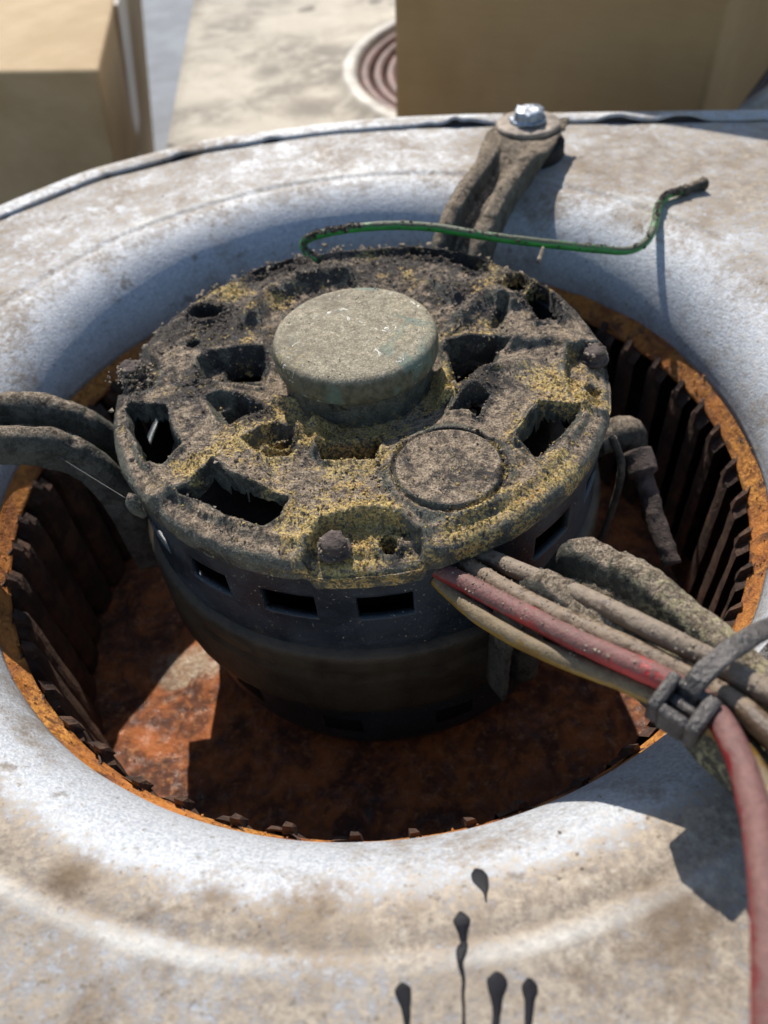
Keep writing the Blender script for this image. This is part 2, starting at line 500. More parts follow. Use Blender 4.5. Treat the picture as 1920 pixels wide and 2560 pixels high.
M = dict(
    galv=m_galv(), cast=m_castdirt(), hub=m_hubcap(), shell=m_shell(),
    ring=m_rust('orange_rust'), plate=m_wheelplate(), blade=m_blade(), arm=m_armdirt(),
    wgrey=m_wire('wire_grey_brown', (.15, .105, .072), (.27, .205, .145), .30),
    wbrown=m_wire('wire_brown', (.16, .105, .06), (.27, .195, .13), .28),
    wred=m_wire('wire_red', (.31, .03, .032), (.19, .095, .082), .42, (.80, .05, .045)),
    wyel=m_wire('wire_yellow', (.33, .20, .035), (.20, .15, .09), .36),
    wgreen=m_wire('wire_green', (.03, .36, .06), (.13, .105, .08), .30),
    tie=m_plain('dirty_black_nylon', (.085, .07, .062), .38, 0, .85, 22, .012, .6),
    lint=m_plain('black_lint', (.11, .085, .07), .9, 0, .8, 40, .004, .3),
    band=m_plain('oily_band', (.060, .050, .032), .55, 0, .6, 9, .006),
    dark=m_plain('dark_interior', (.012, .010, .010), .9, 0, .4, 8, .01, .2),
    wind=m_plain('windings', (.035, .022, .020), .7, 0, .6, 25, .01),
    boltd=m_plain('dirt_crusted_bolt', (.12, .088, .075), .85, 0, .7, 30, .014),
    zinc=m_plain('zinc_bolt', (.42, .46, .52), .40, .6, .6, 40, .003),
    washer=m_plain('rusty_washer', (.42, .34, .27), .7, .1, .65, 22, .005),
    rubber=m_plain('black_rubber', (.022, .018, .018), .8, 0, .4, 14, .006),
    card=m_card(), card2=m_card('cardboard_brown', (.33, .20, .085), (.40, .25, .115)),
    tape=m_plain('clear_tape', (.46, .37, .26), .3, 0, .2, 6, .002, .5),
    ink=m_plain('black_ink', (.012, .012, .016), .6, 0, .5, 30, .001, .2),
    crumb=m_plain('dirt_crumbs', (.38, .31, .235), .95, 0, .75, 30, .003, .2),
    ocrumb=m_plain('ochre_crumbs', (.50, .36, .12), .9, 0, .5, 60, .003, .2),
    ground=m_plain('grey_ground', (.22, .235, .26), .8, 0, .35, 1.5, .02),
    brownring=m_plain('brown_rings', (.20, .10, .075), .6, 0, .5, 9, .006),
    lip=m_plain('pale_lip', (.50, .46, .40), .6, .1, .5, 5, .003),
)

# ================================================================= blower housing
PZ = 0.20      # level of the side plate above the throat of the inlet
OUT = np.array([(0.5, 1.60), (1.05, 1.465), (1.6, 1.33), (3.2, .93), (3.2, -2.6), (0, -2.6), (-1.0, -2.3), (-1.6, -1.6), (-1.88, -.8),
                (-1.86, 0), (-1.62, .72), (-1.215, 1.25), (-.92, 1.48), (-.49, 1.637), (-.037, 1.66), (.2, 1.652)])
def edge_r(th, Q=OUT):
    R = np.full(len(th), 1e9)
    for k in range(len(Q)):
        a_, b_ = Q[k], Q[(k + 1) % len(Q)]; e_ = b_ - a_
        dx, dy = np.cos(th), np.sin(th)
        den = dx * e_[1] - dy * e_[0]
        with np.errstate(divide='ignore', invalid='ignore'):
            t = (a_[0] * e_[1] - a_[1] * e_[0]) / den
            s_ = (a_[0] * dy - a_[1] * dx) / den
        ok = (t > 0) & (s_ >= -1e-9) & (s_ <= 1 + 1e-9)
        R = np.where(ok & (t < R), t, R)
    return R

housing = empty('blower_housing', (0, 0, -1.25), 'stained galvanised blower housing plate with a large round flared inlet around the motor', 'blower housing')
NT_ = 900
th = np.linspace(0, 2 * PI, NT_, endpoint=False)
Re = edge_r(th)
kern = np.hanning(25); kern /= kern.sum()
Rs = np.convolve(np.r_[Re[-12:], Re, Re[:12]], kern, 'valid')
q = np.linspace(0, PI / 2, 26)
bell = [(1.0 - .004, -.03), (1.0, -.012)] + [(1.2 - .2 * max(math.cos(t), 0) ** 1.2, .2 * math.sin(t) ** 1.2) for t in q]
bell += [(1.212, .1985), (1.222, .1975), (1.230, .203), (1.245, .2065), (1.26, .2065)]
bell = np.array(bell)
nr = 34
fr = np.linspace(0, 1, nr + 1)[1:] ** 1.0
Rr = np.concatenate([np.broadcast_to(bell[:, 0], (NT_, len(bell))), 1.26 + (Rs[:, None] - 1.26) * fr[None]], 1)
Zr = np.concatenate([np.broadcast_to(bell[:, 1], (NT_, len(bell))), np.full((NT_, nr), .2065)], 1)
V = np.stack([Rr * np.cos(th)[:, None], Rr * np.sin(th)[:, None], Zr], -1).reshape(-1, 3)
rv = Rr.ravel()
V[:, 2] += fbm(V, 1.6, 3) * .008 * ss(1.0, 1.3, rv) + fbm(V, 7, 3) * .0015
sh_ = fbm(V, 2.2, 3) * .006; V[:, 0] += sh_ * np.cos(np.repeat(th, Rr.shape[1])) * ss(1.1, 1., rv); V[:, 1] += sh_ * np.sin(np.repeat(th, Rr.shape[1])) * ss(1.1, 1., rv)
gr = -.24 * ss(1.19, 1.05, rv) + .03 * ss(1.20, 1.30, rv) + .055
gr += .13 * ss(1.12, 1.20, rv) * ss(1.232, 1.215, rv) * ss(-.2, -.7, V[:, 1])
gr = gr + .07 * ss(.2, 1.6, V[:, 0]) - .03
rub = .75 * np.exp(-((rv - 1.243) / .012) ** 2) * np.clip(.5 + 1.2 * fbm(V, 5, 3), 0, 1)
stain = np.zeros(len(V))
for x_, y_, s_, a_ in [(150, 1890, .045, .9), (330, 1970, .05, .4), (470, 1930, .03, .5), (180, 2190, .06, .6), (60, 2060, .05, .4), (600, 1990, .05, .4), (1550, 350, .35, .42), (1300, 350, .2, .35), (1600, 600, .12, .4),
                       (250, 420, .12, .3), (100, 560, .12, .35), (560, 400, .1, .3), (1480, 1960, .07, .55), (1400, 2010, .06, .4), (1250, 2100, .08, .35), (900, 1960, .07, .3), (1550, 2150, .12, .3), (400, 2120, .12, .3), (1190, 420, .06, .5), (1420, 560, .05, .4)]:
    p_ = at(x_, y_, .205); stain += a_ * np.exp(-((V[:, 0] - p_[0]) ** 2 + (V[:, 1] - p_[1]) ** 2) / s_ ** 2)
gr += .10 * ss(1.10, 1.18, rv) * ss(-.3, -.9, V[:, 1])
plate = build('side_plate', V, grid_faces(NT_, Rr.shape[1], wrap_u=True), M['galv'], housing, attrs={'grime': gr, 'rub': rub, 'stain': stain})
m_ = plate.modifiers.new('solid', 'SOLIDIFY'); m_.thickness = .008 * S; m_.offset = 1

from mathutils.bvhtree import BVHTree
_bv = BVHTree.FromPolygons([tuple(v) for v in V], [tuple(int(i) for i in f) for f in grid_faces(NT_, Rr.shape[1], wrap_u=True)])
def plate_hit(x, y):
    d = (x * KD - 960) / FPX * RIGHT - (y * KD - 1280) / FPX * UP + FWD
    h = _bv.ray_cast(Vector(CAM), Vector(d).normalized())[0]
    return np.array(h) if h is not None else at(x, y, .2)
def plate_z(x, y):
    h = _bv.ray_cast(Vector((x, y, 1)), Vector((0, 0, -1)))[0]
    return h[2] if h is not None else .2
# folded rim with its crimped seam
V = []
sec = [(-.066, .004), (-.064, .011), (-.056, .015), (-.02, .017), (.006, .016), (.014, .0), (.014, -.09), (.004, -.09)]
dent = fbm(np.stack([np.cos(th) * 9, np.sin(th) * 9, th * 0], 1), 1.5, 3)
for k_, (dr, dz) in enumerate(sec):
    r = Rs + dr + (dent * .012 if k_ < 2 else 0)
    z = PZ + .0065 + dz + (np.maximum(dent, 0) * .03 * (1 if k_ < 3 else 0))
    V.append(np.stack([r * np.cos(th), r * np.sin(th), z * np.ones_like(th)], -1))
V = np.stack(V, 1).reshape(-1, 3)
build('folded_rim', V, grid_faces(NT_, len(sec), wrap_u=True), M['galv'], housing, attrs={'grime': np.full(len(V), .0)})
# dark strip standing in for the shade inside the open seam gap
V = []
for dr, dz in [(-.082, -.006), (-.074, .001), (-.066, .003), (-.056, -.002)]:
    r = Rs + dr + dent * .010
    V.append(np.stack([r * np.cos(th), r * np.sin(th), (PZ + .0065 + dz + np.clip(dent * 3, -1, .35) * .006)], -1))
V = np.stack(V, 1).reshape(-1, 3)
build('seam_line', V, grid_faces(NT_, 4, wrap_u=True), M['rubber'], housing)
# scroll wall and back plate
zz = np.linspace(.12, -1.25, 12)
V = np.stack([np.stack([(Rs - .01) * np.cos(th), (Rs - .01) * np.sin(th), np.full(NT_, z)], -1) for z in zz], 1).reshape(-1, 3)
build('scroll_wall', V, grid_faces(NT_, len(zz), wrap_u=True), M['galv'], housing, attrs={'grime': np.zeros(len(V))})
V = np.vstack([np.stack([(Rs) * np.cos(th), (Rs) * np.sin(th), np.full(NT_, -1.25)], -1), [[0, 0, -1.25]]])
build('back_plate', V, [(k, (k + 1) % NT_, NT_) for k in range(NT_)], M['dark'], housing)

# dark drips on the near part of the plate
def drip(pts, wid):
    c = [plate_hit(x, y) for x, y in pts]
    c = spline(c, 60); wv = spline([(w_, 0, 0) for w_ in wid], 60)[:, 0]
    wv = wv * (1 + .35 * fbm(c, 45, 3)); c = c + fbm(c, 25, 2)[:, None] * np.array([.004, 0, 0])
    ds = np.linalg.norm(c - c[0], axis=1)
    tt_ = np.clip(ds / wv.max(), 0, 1); wv = wv * np.sqrt(1 - (1 - tt_) ** 2 + 1e-4)
    T = np.gradient(c, axis=0); T /= np.linalg.norm(T, axis=1)[:, None]
    Sd = np.stack([T[:, 1], -T[:, 0], 0 * T[:, 0]], 1)
    prof = [(-1, 0), (-.7, .6), (0, 1), (.7, .6), (1, 0)]
    V = np.stack([c + Sd * (a_ * wv)[:, None] for a_, b_ in prof], 1)
    for i_ in range(V.shape[0]):
        for j_ in range(5): V[i_, j_, 2] = plate_z(V[i_, j_, 0], V[i_, j_, 1]) + .0008 + prof[j_][1] * .0012
    F = [tuple(f) for f in grid_faces(60, 5)]
    return V.reshape(-1, 3), F
for pts, wid in [
    ([(1026, 1876), (1030, 1882), (1036, 1894), (1044, 1912), (1050, 1930), (1052, 1948)], (.006, .012, .0145, .010, .0035, .0012)),
    ([(996, 1968), (1000, 1985), (1002, 2010), (1003, 2040)], (.008, .0115, .007, .005)),
    ([(1008, 2034), (998, 2052), (995, 2075), (997, 2110), (999, 2160), (1001, 2230)], (.006, .0085, .005, .0028, .0024, .0026)),
    ([(868, 2122), (871, 2140), (876, 2175), (878, 2230)], (.008, .012, .007, .003)),
    ([(1071, 2098), (1073, 2120), (1072, 2160), (1068, 2230)], (.008, .0135, .008, .005)),
    ([(1142, 2112), (1144, 2135), (1142, 2165), (1140, 2230)], (.008, .0115, .007, .004))]:
    V, F = drip(pts, wid)
    build('ink_drip', V, F, M['ink'], housing)
# dirt clods on the plate
pp = []
for x, y, n_, s_ in [(1500, 1770, 1, 1), (560, 2000, 1, 1), (1070, 2015, 1, 1), (1290, 1720, 3, 8), (500, 1960, 2, 10), (1450, 1820, 4, 30), (1235, 1830, 4, 40), (400, 410, 6, 60), (1580, 430, 3, 10), (1300, 470, 5, 60)]:
    for _ in range(n_):
        p = plate_hit(x + random.gauss(0, s_), y + random.gauss(0, s_)); pp.append(p)
crumbs('dirt_specks', np.array(pp), rng.random(len(pp)) * .003 + .0022, M['crumb'], housing, .5)

# ================================================================= blower wheel
wheel = empty('blower_fan', (0, 0, -.68), 'rusty squirrel cage fan with orange rim seen down inside the inlet', 'fan')
prof = dense([(1.045, -.075), (1.035, -.02), (1.018, -.006), (1.004, -.014), (.992, -.035), (.972, -.072), (.966, -.080), (.972, -.090), (1.0, -.095)], .012)
lathe('inlet_ring', prof, 620, M['ring'], wheel, rough=(.0025, 14))
# flaking rust along the ring
n_ = 350
tt = rng.random(n_) * 2 * PI
rr = .967 + rng.random(n_) * .03
pts = np.stack([rr * np.cos(tt), rr * np.sin(tt), -.074 + (rr - .967) * 1.8], 1)
crumbs('rust_flakes', pts, .0015 + .0035 * rng.random(n_) ** 2, M['ring'], wheel, .5)
# back plate with dents and a raised hub
nr, na = 60, 300
R_, A_ = np.meshgrid(np.linspace(.02, 1.02, nr), np.linspace(0, 2 * PI, na, endpoint=False), indexing='xy')
Z_ = -.67 + .03 * ss(.75, .45, R_) 
V = np.stack([R_ * np.cos(A_), R_ * np.sin(A_), Z_], -1).reshape(-1, 3)
V[:, 2] += fbm(V, 5, 4) * .02
c1 = at(400, 1440, -.64)
bare = .68 * np.exp(-(((V[:, 0] - c1[0]) / .16) ** 2 + ((V[:, 1] - c1[1]) / .13) ** 2)) + .75 * np.exp(-(((V[:, 0] + .50) / .10) ** 2 + ((V[:, 1] - .12) / .12) ** 2))
build('wheel_back_plate', V, grid_faces(na, nr, wrap_u=True), M['plate'], wheel, attrs={'bare': bare})
# blades
def blade_mesh():
    nz = 14; nc = 7
    rows = []
    zs = np.concatenate([[-.078, -.083], np.linspace(-.115, -.66, nz - 2)])
    for z in zs:
        row = []
        for k in range(nc):
            f = k / (nc - 1)
            SR = [.946, .944, .945, .949, .958, .985, 1.03][k]; SA = [-.046, -.028, -.009, .011, .028, .040, .042][k]
            r, ang = SR, SA
            if z > -.09: r = SR + .02
            row.append((r * math.cos(ang), r * math.sin(ang), z + (.02 if z > -.08 else 0) * f))
        rows.append(row)
    A = np.array(rows); t = .0035
    V1 = A.reshape(-1, 3); N_ = np.array([0, 1, 0]) * t
    V = np.vstack([V1 - N_, V1 + N_])
    V += np.stack([fbm(V, 18, 3, off=3), fbm(V, 18, 3, off=9), fbm(V, 18, 3, off=5)], 1) * .004
    F = [tuple(f) for f in grid_faces(nz, nc)]
    n1 = nz * nc
    F2 = [tuple(i + n1 for i in f[::-1]) for f in F]
    rim = [(i, i + 1) for i in range(nc - 1)] + [(n1 - nc + i + 1, n1 - nc + i) for i in range(nc - 1)] + [(i * nc + nc - 1, (i + 1) * nc + nc - 1) for i in range(nz - 1)] + [((i + 1) * nc, i * nc) for i in range(nz - 1)]
    F3 = [(b_, a_, a_ + n1, b_ + n1) for a_, b_ in rim]
    # bent retaining tab at the top inner edge
    b0 = len(V)
    tab = np.array([(.940, -.014, -.115), (.941, .010, -.112), (.972, .018, -.088), (.972, -.012, -.090), (.944, -.010, -.080), (.945, .004, -.084), (.962, .010, -.056), (.964, -.008, -.052)])
    V = np.vstack([V, tab])
    F4 = [tuple(b0 + i for i in f) for f in [(0,1,2,3), (7,6,5,4), (0,4,5,1), (1,5,6,2), (2,6,7,3), (3,7,4,0)]]
    return V, F + F2 + F3 + F4
bv, bf_ = blade_mesh()
b0 = build('blade', bv, bf_, M['blade'], wheel, origin=(0, 0, -.68), smooth=False)
NB = 52
for k in range(1, NB):
    b_ = b0.copy(); b_.parent = wheel; col.objects.link(b_)
    b_.rotation_euler = (0, 0, 2 * PI * k / NB + random.uniform(-.012, .012))
    b_.scale = (random.uniform(.992, 1.006),) * 2 + (random.uniform(.985, 1.012),)
b0.rotation_euler = (0, 0, .03)

# ================================================================= motor
MZ = .300
motor = empty('electric_motor', (0, 0, -.55), 'grimy black electric motor with dirt caked slotted end cap and grey round hub', 'motor')

def D(pts, z=.30): return np.array([at(x, y, z)[:2] for x, y in pts])
def R1(pts, z=.30): return D([((240 + x / 2.514) / KD, (560 + y / 2.514) / KD) for x, y in pts], z)
def R2(pts, z=.30): return D([((860 + x / 2.37) / KD, (560 + y / 2.37) / KD) for x, y in pts], z)
# (outline, wall depth, rounding, bead)
RECESS = [
    (R1([(650,855),(720,810),(1045,772),(1075,850),(1030,970),(930,1000),(830,992),(640,965)]), .040),
    (R1([(700,1095),(770,1060),(900,1080),(1050,1130),(980,1185),(850,1270),(780,1235)]), .034),
    (R1([(930,1350),(1150,1230),(1250,1240),(1262,1350),(1220,1450),(1090,1460),(1000,1420)]), .040),
    (R2([(615,690),(1010,695),(900,770),(885,865),(770,885),(720,918),(645,915),(640,800)]), .046),
    (R2([(900,372),(1045,315),(1125,362),(1030,437)]), .018),
    (R2([(1150,1090),(1412,1098),(1395,1150),(1250,1285),(1150,1398),(1012,1322),(1095,1200)]), .020),
]
HOLES = [
    (R1([(205,1165),(320,1175),(445,1185),(470,1290),(548,1420),(440,1525),(335,1525),(290,1440),(220,1290)], .285), .045),
    (R1([(540,1722),(610,1690),(740,1592),(960,1700),(1205,1768),(1150,1860),(1060,1910),(840,1850),(700,1770)], .285), .040),
    (R1([(825,935),(880,905),(1035,888),(1025,960),(930,998),(840,988)], .26), .030),
    (R1([(810,1205),(900,1170),(950,1195),(850,1268)], .262), .030),
    (R1([(1080,1432),(1180,1380),(1255,1340),(1258,1400),(1210,1452),(1120,1462)], .258), .030),
    (D([(690,985),(825,952),(810,1013),(752,1008),(703,1014)], .275), .045),
    (R1([(605,590),(640,550),(720,535),(800,562),(800,600),(720,628),(640,620)], .29), .045),
    (R1([(975,332),(1100,256),(1245,222),(1250,275),(1120,315),(1000,352)], .29), .045),
    (R2([(390,152),(520,158),(620,173),(850,243),(775,300),(690,270),(600,225),(400,200)], .29), .045),
    (R2([(925,385),(1045,328),(1110,368),(1028,430)], .275), .035),
    (R2([(1035,440),(1130,378),(1210,398),(1245,460),(1295,565),(1240,590),(1150,612),(1105,520)], .285), .045),
    (R2([(645,835),(885,808),(890,862),(770,884),(720,918),(650,914)], .25), .030),
    (R2([(630,1150),(720,1105),(790,1078),(855,1078),(812,1142),(790,1195),(740,1160)], .275), .035),
    (R2([(1165,1130),(1385,1135),(1250,1285),(1150,1395),(1020,1322),(1110,1210)], .275), .045),
    (D([(826,1166),(838,1160),(852,1166),(856,1177),(846,1188),(832,1188),(822,1178)], .27), .040),
    (D([(1268,838),(1280,834),(1292,842),(1288,850),(1272,849)], .27), .035),
]
na, nr = 1000, 118
thm = np.linspace(0, 2 * PI, na, endpoint=False)
rm = np.concatenate([np.linspace(.165, .56, nr - 26), .56 + .03 * np.sin(np.linspace(0, PI / 2, 12)[1:]), np.full(15, .588)])
zm = np.concatenate([np.zeros(nr - 26), -.03 * (1 - np.cos(np.linspace(0, PI / 2, 12)[1:])), np.linspace(-.034, -.054, 15)])
nr = len(rm)
R_, A_ = np.meshgrid(rm, thm, indexing='xy'); Z0 = np.broadcast_to(zm, R_.shape).ravel()
X = (R_ * np.cos(A_)).ravel(); Y = (R_ * np.sin(A_)).ravel(); Rv = R_.ravel()
P2 = np.stack([X, Y], 1); P3 = np.stack([X, Y, Z0], 1)
z = MZ + Z0 - .012 * ss(.46, .56, Rv) + .010 * np.exp(-((Rv - .535) / .012) ** 2)
z -= .035 * ss(.30, .19, Rv)                          # sinks towards the hub
def arc(pts, h, wdt, P2=P2, src=D):
    Q = src(pts); d = np.full(len(P2), 1e9)
    for k in range(len(Q) - 1):
        a_, b_ = Q[k], Q[k + 1]; e_ = b_ - a_; t = np.clip(((P2 - a_) @ e_) / (e_ @ e_), 0, 1)
        d = np.minimum(d, np.hypot(*(P2 - a_ - t[:, None] * e_).T))
    return h * np.exp(-(d / wdt) ** 2)
z += arc([(545, 690), (580, 650), (650, 618), (745, 600)], .040, .030)
z += arc([(940, 615), (985, 650)], .030, .022)
z += arc([(1000, 690), (1060, 640), (1100, 655)], .035, .025)
z -= arc([(1070, 700), (1090, 660)], .03, .012)
z += arc([(570, 960), (640, 935), (700, 905)], .030, .020)
z += arc([(680, 905), (688, 980)], .022, .014)
z += arc([(600, 850), (640, 860)], .03, .02)
z += arc([(955, 790), (960, 850)], .030, .018)
z += arc([(460, 1020), (330, 1070)], .018, .020)
z += arc([(470, 1015), (600, 1085)], .022, .012)
z += arc([(960, 735), (1110, 745), (1200, 740)], .022, .018)
z += arc([(1000, 860), (1050, 810), (1120, 790)], .022, .030)
z += arc([(980, 850), (1030, 850)], .018, .022)
z += arc([(1130, 960), (1150, 900)], .012, .02)
# circular blank with a groove
cc = np.array([.1605, -.377]); dc = np.hypot(P2[:, 0] - cc[0], P2[:, 1] - cc[1])
z += .012 * ss(.145, .118, dc) - .013 * np.exp(-((dc - .114) / .0045) ** 2) + .004 * np.exp(-((dc - .105) / .01) ** 2)
# bolt pockets: a raised wall around a lowered flat
def pocket(poly, depth, wall):
    sd_ = poly_sdf(P2, poly)
    return -depth * ss(.006, -.006, sd_) + wall * np.exp(-((sd_ - .012) / .010) ** 2), sd_
PK = [D([(668, 1168), (695, 1128), (790, 1106), (862, 1116), (905, 1150), (915, 1190), (880, 1235), (780, 1250), (690, 1245), (655, 1200)]),
      D([(1224, 800), (1230, 748), (1300, 735), (1350, 790), (1350, 870), (1290, 872), (1240, 856)]),
      D([(262, 770), (300, 745), (345, 790), (330, 830), (280, 850), (235, 830)])]
psd = np.full(len(P2), 9.)
for k_, pk in enumerate(PK):
    dz, s1 = pocket(pk, .030 if k_ < 2 else .012, .010 if k_ < 2 else .004); z = z + dz * ss(.592, .585, Rv) + (-.012) * ss(.004, -.004, s1) * ss(.585, .592, Rv)
    psd = np.minimum(psd, s1)
# small dimple
dd = np.hypot(*(P2 - R1([(612, 755)])[0]).T); z -= .02 * ss(.018, .012, dd)
# holes
clean_ = np.zeros(len(P2))
hs = np.full(len(P2), 9.); hd = np.zeros(len(P2))
rag = fbm(np.stack([X, Y, X * 0], 1), 30, 3, .6) * .006
for poly, dep in RECESS:
    sr = poly_sdf(P2, poly)
    z += -dep * ss(.008, -.016, sr) + .006 * np.exp(-((sr - .012) / .008) ** 2)
    clean_ = np.maximum(clean_, np.exp(-((sr + .002) / .012) ** 2))
for poly, dep in HOLES:
    sd_ = poly_sdf(P2, poly) + rag
    hd = np.where(sd_ < hs, dep, hd); hs = np.minimum(hs, sd_)
WL = .0045
z += .006 * np.exp(-((hs - .009) / .007) ** 2) * ss(-.002, .004, hs)
wall = ss(.004, -WL, hs) ** .7
z = z - hd * wall
clean_ = np.maximum(clean_, .9 * np.exp(-((hs - .005) / .0075) ** 2)) * ss(.25, -.05, Y)
clean_ = np.maximum(clean_, .9 * ss(.118, .126, dc) * ss(.150, .138, dc))
clean_ = np.maximum(clean_, .8 * np.exp(-((psd - .010) / .010) ** 2) * ss(.2, -.1, Y))
clean_ = np.maximum(clean_, .7 * ss(.565, .585, Rv) * ss(.2, -.2, Y))
clean_ = clean_ * np.clip(.75 + 1.1 * fbm(P3, 13, 4, .6), 0, 1)
# dirt
crust = ss(-.10, .35, fbm(P3, 6.5, 4, .6) + .1)
back = ss(-.1, .4, Y)
lump = fbm(P3, 34, 4, .62)
fine_ = fbm(P3, 110, 3, .6)
edgec = np.exp(-((hs - .004) / .014) ** 2)
soot = edgec * (.12 + .88 * back) + .5 * ss(.545, .585, Rv) * ss(-.1, .3, Y) + .30 * ss(-.05, .35, Y) + .6 * np.exp(-((dc - .118) / .006) ** 2) * ss(0, .1, P2[:, 0] - cc[0] + .05)
for x_, y_, s_ in [(1020, 850, .05), (290, 810, .06), (560, 890, .05), (620, 960, .04), (1000, 640, .05), (860, 545, .08), (470, 720, .06), (430, 840, .05)]:
    p_ = at(x_, y_, .29); soot = soot + .8 * np.exp(-((X - p_[0]) ** 2 + (Y - p_[1]) ** 2) / s_ ** 2)
dmask = np.clip(.35 + .9 * crust * (.55 + .45 * back) + .5 * edgec, 0, 1.5) * ss(-.012, .01, hs) * (1 - .75 * ss(.125, .11, dc)) * (1 - .85 * ss(.575, .592, Rv)) * (1 - .7 * clean_)
ridge = 1 - np.abs(fbm(P3, 20, 4, .6)) * 2.2
z += dmask * (.0032 * lump + .0026 * fine_ + .0045 * crust * np.maximum(ridge, 0) ** 2)
z += (1 - dmask.clip(0, 1)) * .0015 * fine_
rad_off = (fbm(P3, 26, 4, .6) * .0045 + .0015 * fine_) * ss(.57, .59, Rv)
jit = 1 + rad_off / Rv
ochre = np.zeros(len(P2))
for x, y, s_, a_ in [(760, 1060, .11, .55), (640, 1110, .06, .5), (960, 810, .035, .9), (960, 850, .04, .9), (1180, 830, .05, .8), (1285, 845, .035, 1.), (1235, 760, .03, .5),
                     (500, 640, .045, .7), (600, 670, .03, .7), (545, 690, .02, .8), (800, 560, .045, .6), (880, 600, .04, .5), (500, 970, .07, .45), (600, 960, .05, .7),
                     (1220, 1010, .06, .5), (1130, 1080, .07, .7), (690, 960, .03, .8), (1050, 640, .05, .4), (1130, 620, .05, .35), (800, 1130, .06, .6), (900, 1210, .05, .6),
                     (720, 1240, .08, .5), (1200, 740, .04, .5), (640, 860, .03, .7), (1010, 1150, .06, .5), (560, 1100, .04, .3), (790, 1180, .05, .4), (440, 1000, .04, .4)]:
    p = at(x, y, .29); ochre += 1.0 * a_ * np.exp(-((X - p[0]) ** 2 + (Y - p[1]) ** 2) / s_ ** 2)
ochre = ochre * .78 + .15 + .70 * fbm(P3, 10, 5, .65)
ochre += .35 * ss(.30, .20, Rv) * ss(.2, -.2, Y) + .12 * ss(.1, -.3, Y)
ochre *= 1 - .55 * ss(.12, .10, dc)
ochre += .08 * ss(.575, .59, Rv) * ss(.35, -.2, Y)
V = np.stack([X * jit, Y * jit, z], 1)
keep = hs > -WL
F = grid_faces(na, nr, wrap_u=True, keep=keep)
used = np.unique(F); rm_ = -np.ones(len(V), int); rm_[used] = np.arange(len(used))
shield = build('end_shield', V[used], rm_[F], M['cast'], motor, attrs={'ochre': ochre[used].clip(0, 1.3), 'soot': soot[used].clip(0, 1.2), 'cleanp': clean_[used].clip(0, 1)})
capV, capH, capR, capO = V, hs, Rv, ochre

# crumbs lying on the end shield
ok = np.where((capH > .004) & (capR > .21) & (capR < .565))[0]
wgt = (.15 + crust[ok] * (.4 + back[ok]) + 1.2 * edgec[ok]) * capR[ok]
sel = rng.choice(ok, 3000, p=wgt / wgt.sum())
pts = capV[sel] + (rng.random((len(sel), 3)) - .5) * .004
crumbs('dirt_crust', pts, .0012 + .0042 * rng.random(len(sel)) ** 3, M['crumb'], motor, .8)
wgt = (soot[ok].clip(0, 1.5) ** 2 + .01) * capR[ok] * (rng.random(len(ok)) < .9)
sel = rng.choice(ok, 3600, p=wgt / wgt.sum())
pts = capV[sel] + (rng.random((len(sel), 3)) - .5) * .004
crumbs('black_lint', pts, .0015 + .0055 * rng.random(len(sel)) ** 2.2, M['lint'], motor, .55, 4)
wgt = (np.clip(capO[ok], 0, 1.2) ** 2 + .004) * capR[ok]
sel = rng.choice(ok, 3800, p=wgt / wgt.sum())
pts = capV[sel] + (rng.random((len(sel), 3)) - .5) * .006; pts[:, 2] += .001
crumbs('ochre_grains', pts, .0011 + .0026 * rng.random(len(sel)) ** 2, M['ocrumb'], motor, .9)
# larger clods at the rear rim and a torn rim edge
nn = 300
tt = rng.normal(100, 34, nn) * PI / 180; rr = .575 + rng.normal(0, .014, nn)
pts = np.stack([rr * np.cos(tt), rr * np.sin(tt), MZ - .020 + rng.normal(0, .005, nn)], 1)
crumbs('dirt_clods', pts, .003 + .008 * rng.random(nn) ** 2, M['crumb'], motor, .7, 5)
c0 = at(1010, 850, .28)
pts = c0 + rng.normal(0, 1, (160, 3)) * np.array([.028, .022, .010])
crumbs('dirt_clods', pts, .004 + .008 * rng.random(160) ** 2, M['crumb'], motor, .9, 6)
c0 = at(288, 812, .30)
pts = c0 + rng.normal(0, 1, (150, 3)) * np.array([.022, .022, .006])
crumbs('dirt_clods', pts, .003 + .005 * rng.random(150) ** 2, M['crumb'], motor, .9, 8)

# hub: neck and cap
prof = dense([(.205, .02), (.200, .12), (.190, .17), (.180, .23), (.174, .30), (.170, .350)], .006)
V, F = lathe_pts(prof, 300)
V2 = V.copy(); nrm = fbm(V, 24, 4, .6) * .006 + fbm(V, 90, 3) * .002
V2[:, 0] *= 1 + nrm / .18; V2[:, 1] *= 1 + nrm / .18
oc = ((.65 * ss(.30, .2, V[:, 2]) * ss(.1, -.12, V[:, 1]) + .25) * ss(.13, .20, V[:, 2])).clip(0, 1)
build('hub_neck', V2, F, M['cast'], motor, attrs={'ochre': oc, 'soot': oc * 0})
prof = dense([(.168, .338), (.180, .336), (.1885, .342), (.1915, .354), (.192, .370), (.1905, .384), (.186, .395), (.177, .4025), (.165, .405), (.09, .406), (.001, .406)], .006)
hub = lathe('hub_cap', prof, 300, M['hub'], motor, rough=(.0010, 30))
nn = 260
rr = .18 * np.sqrt(rng.random(nn)); tt = rng.random(nn) * 2 * PI
pts = np.stack([rr * np.cos(tt), rr * np.sin(tt), np.full(nn, .406)], 1)
crumbs('hub_grit', pts, .0008 + .002 * rng.random(nn) ** 3, M['crumb'], hub, .6, 11)

# inner parts seen through the slots
lathe('stator', dense([(.30, .02), (.50, .02), (.50, .10), (.46, .15), (.38, .16), (.30, .12), (.26, .03), (.26, -.2)], .02), 160, M['wind'], motor, rough=(.014, 14))
lathe('inner_floor', dense([(.02, -.02), (.54, -.02)], .1), 60, M['dark'], motor)

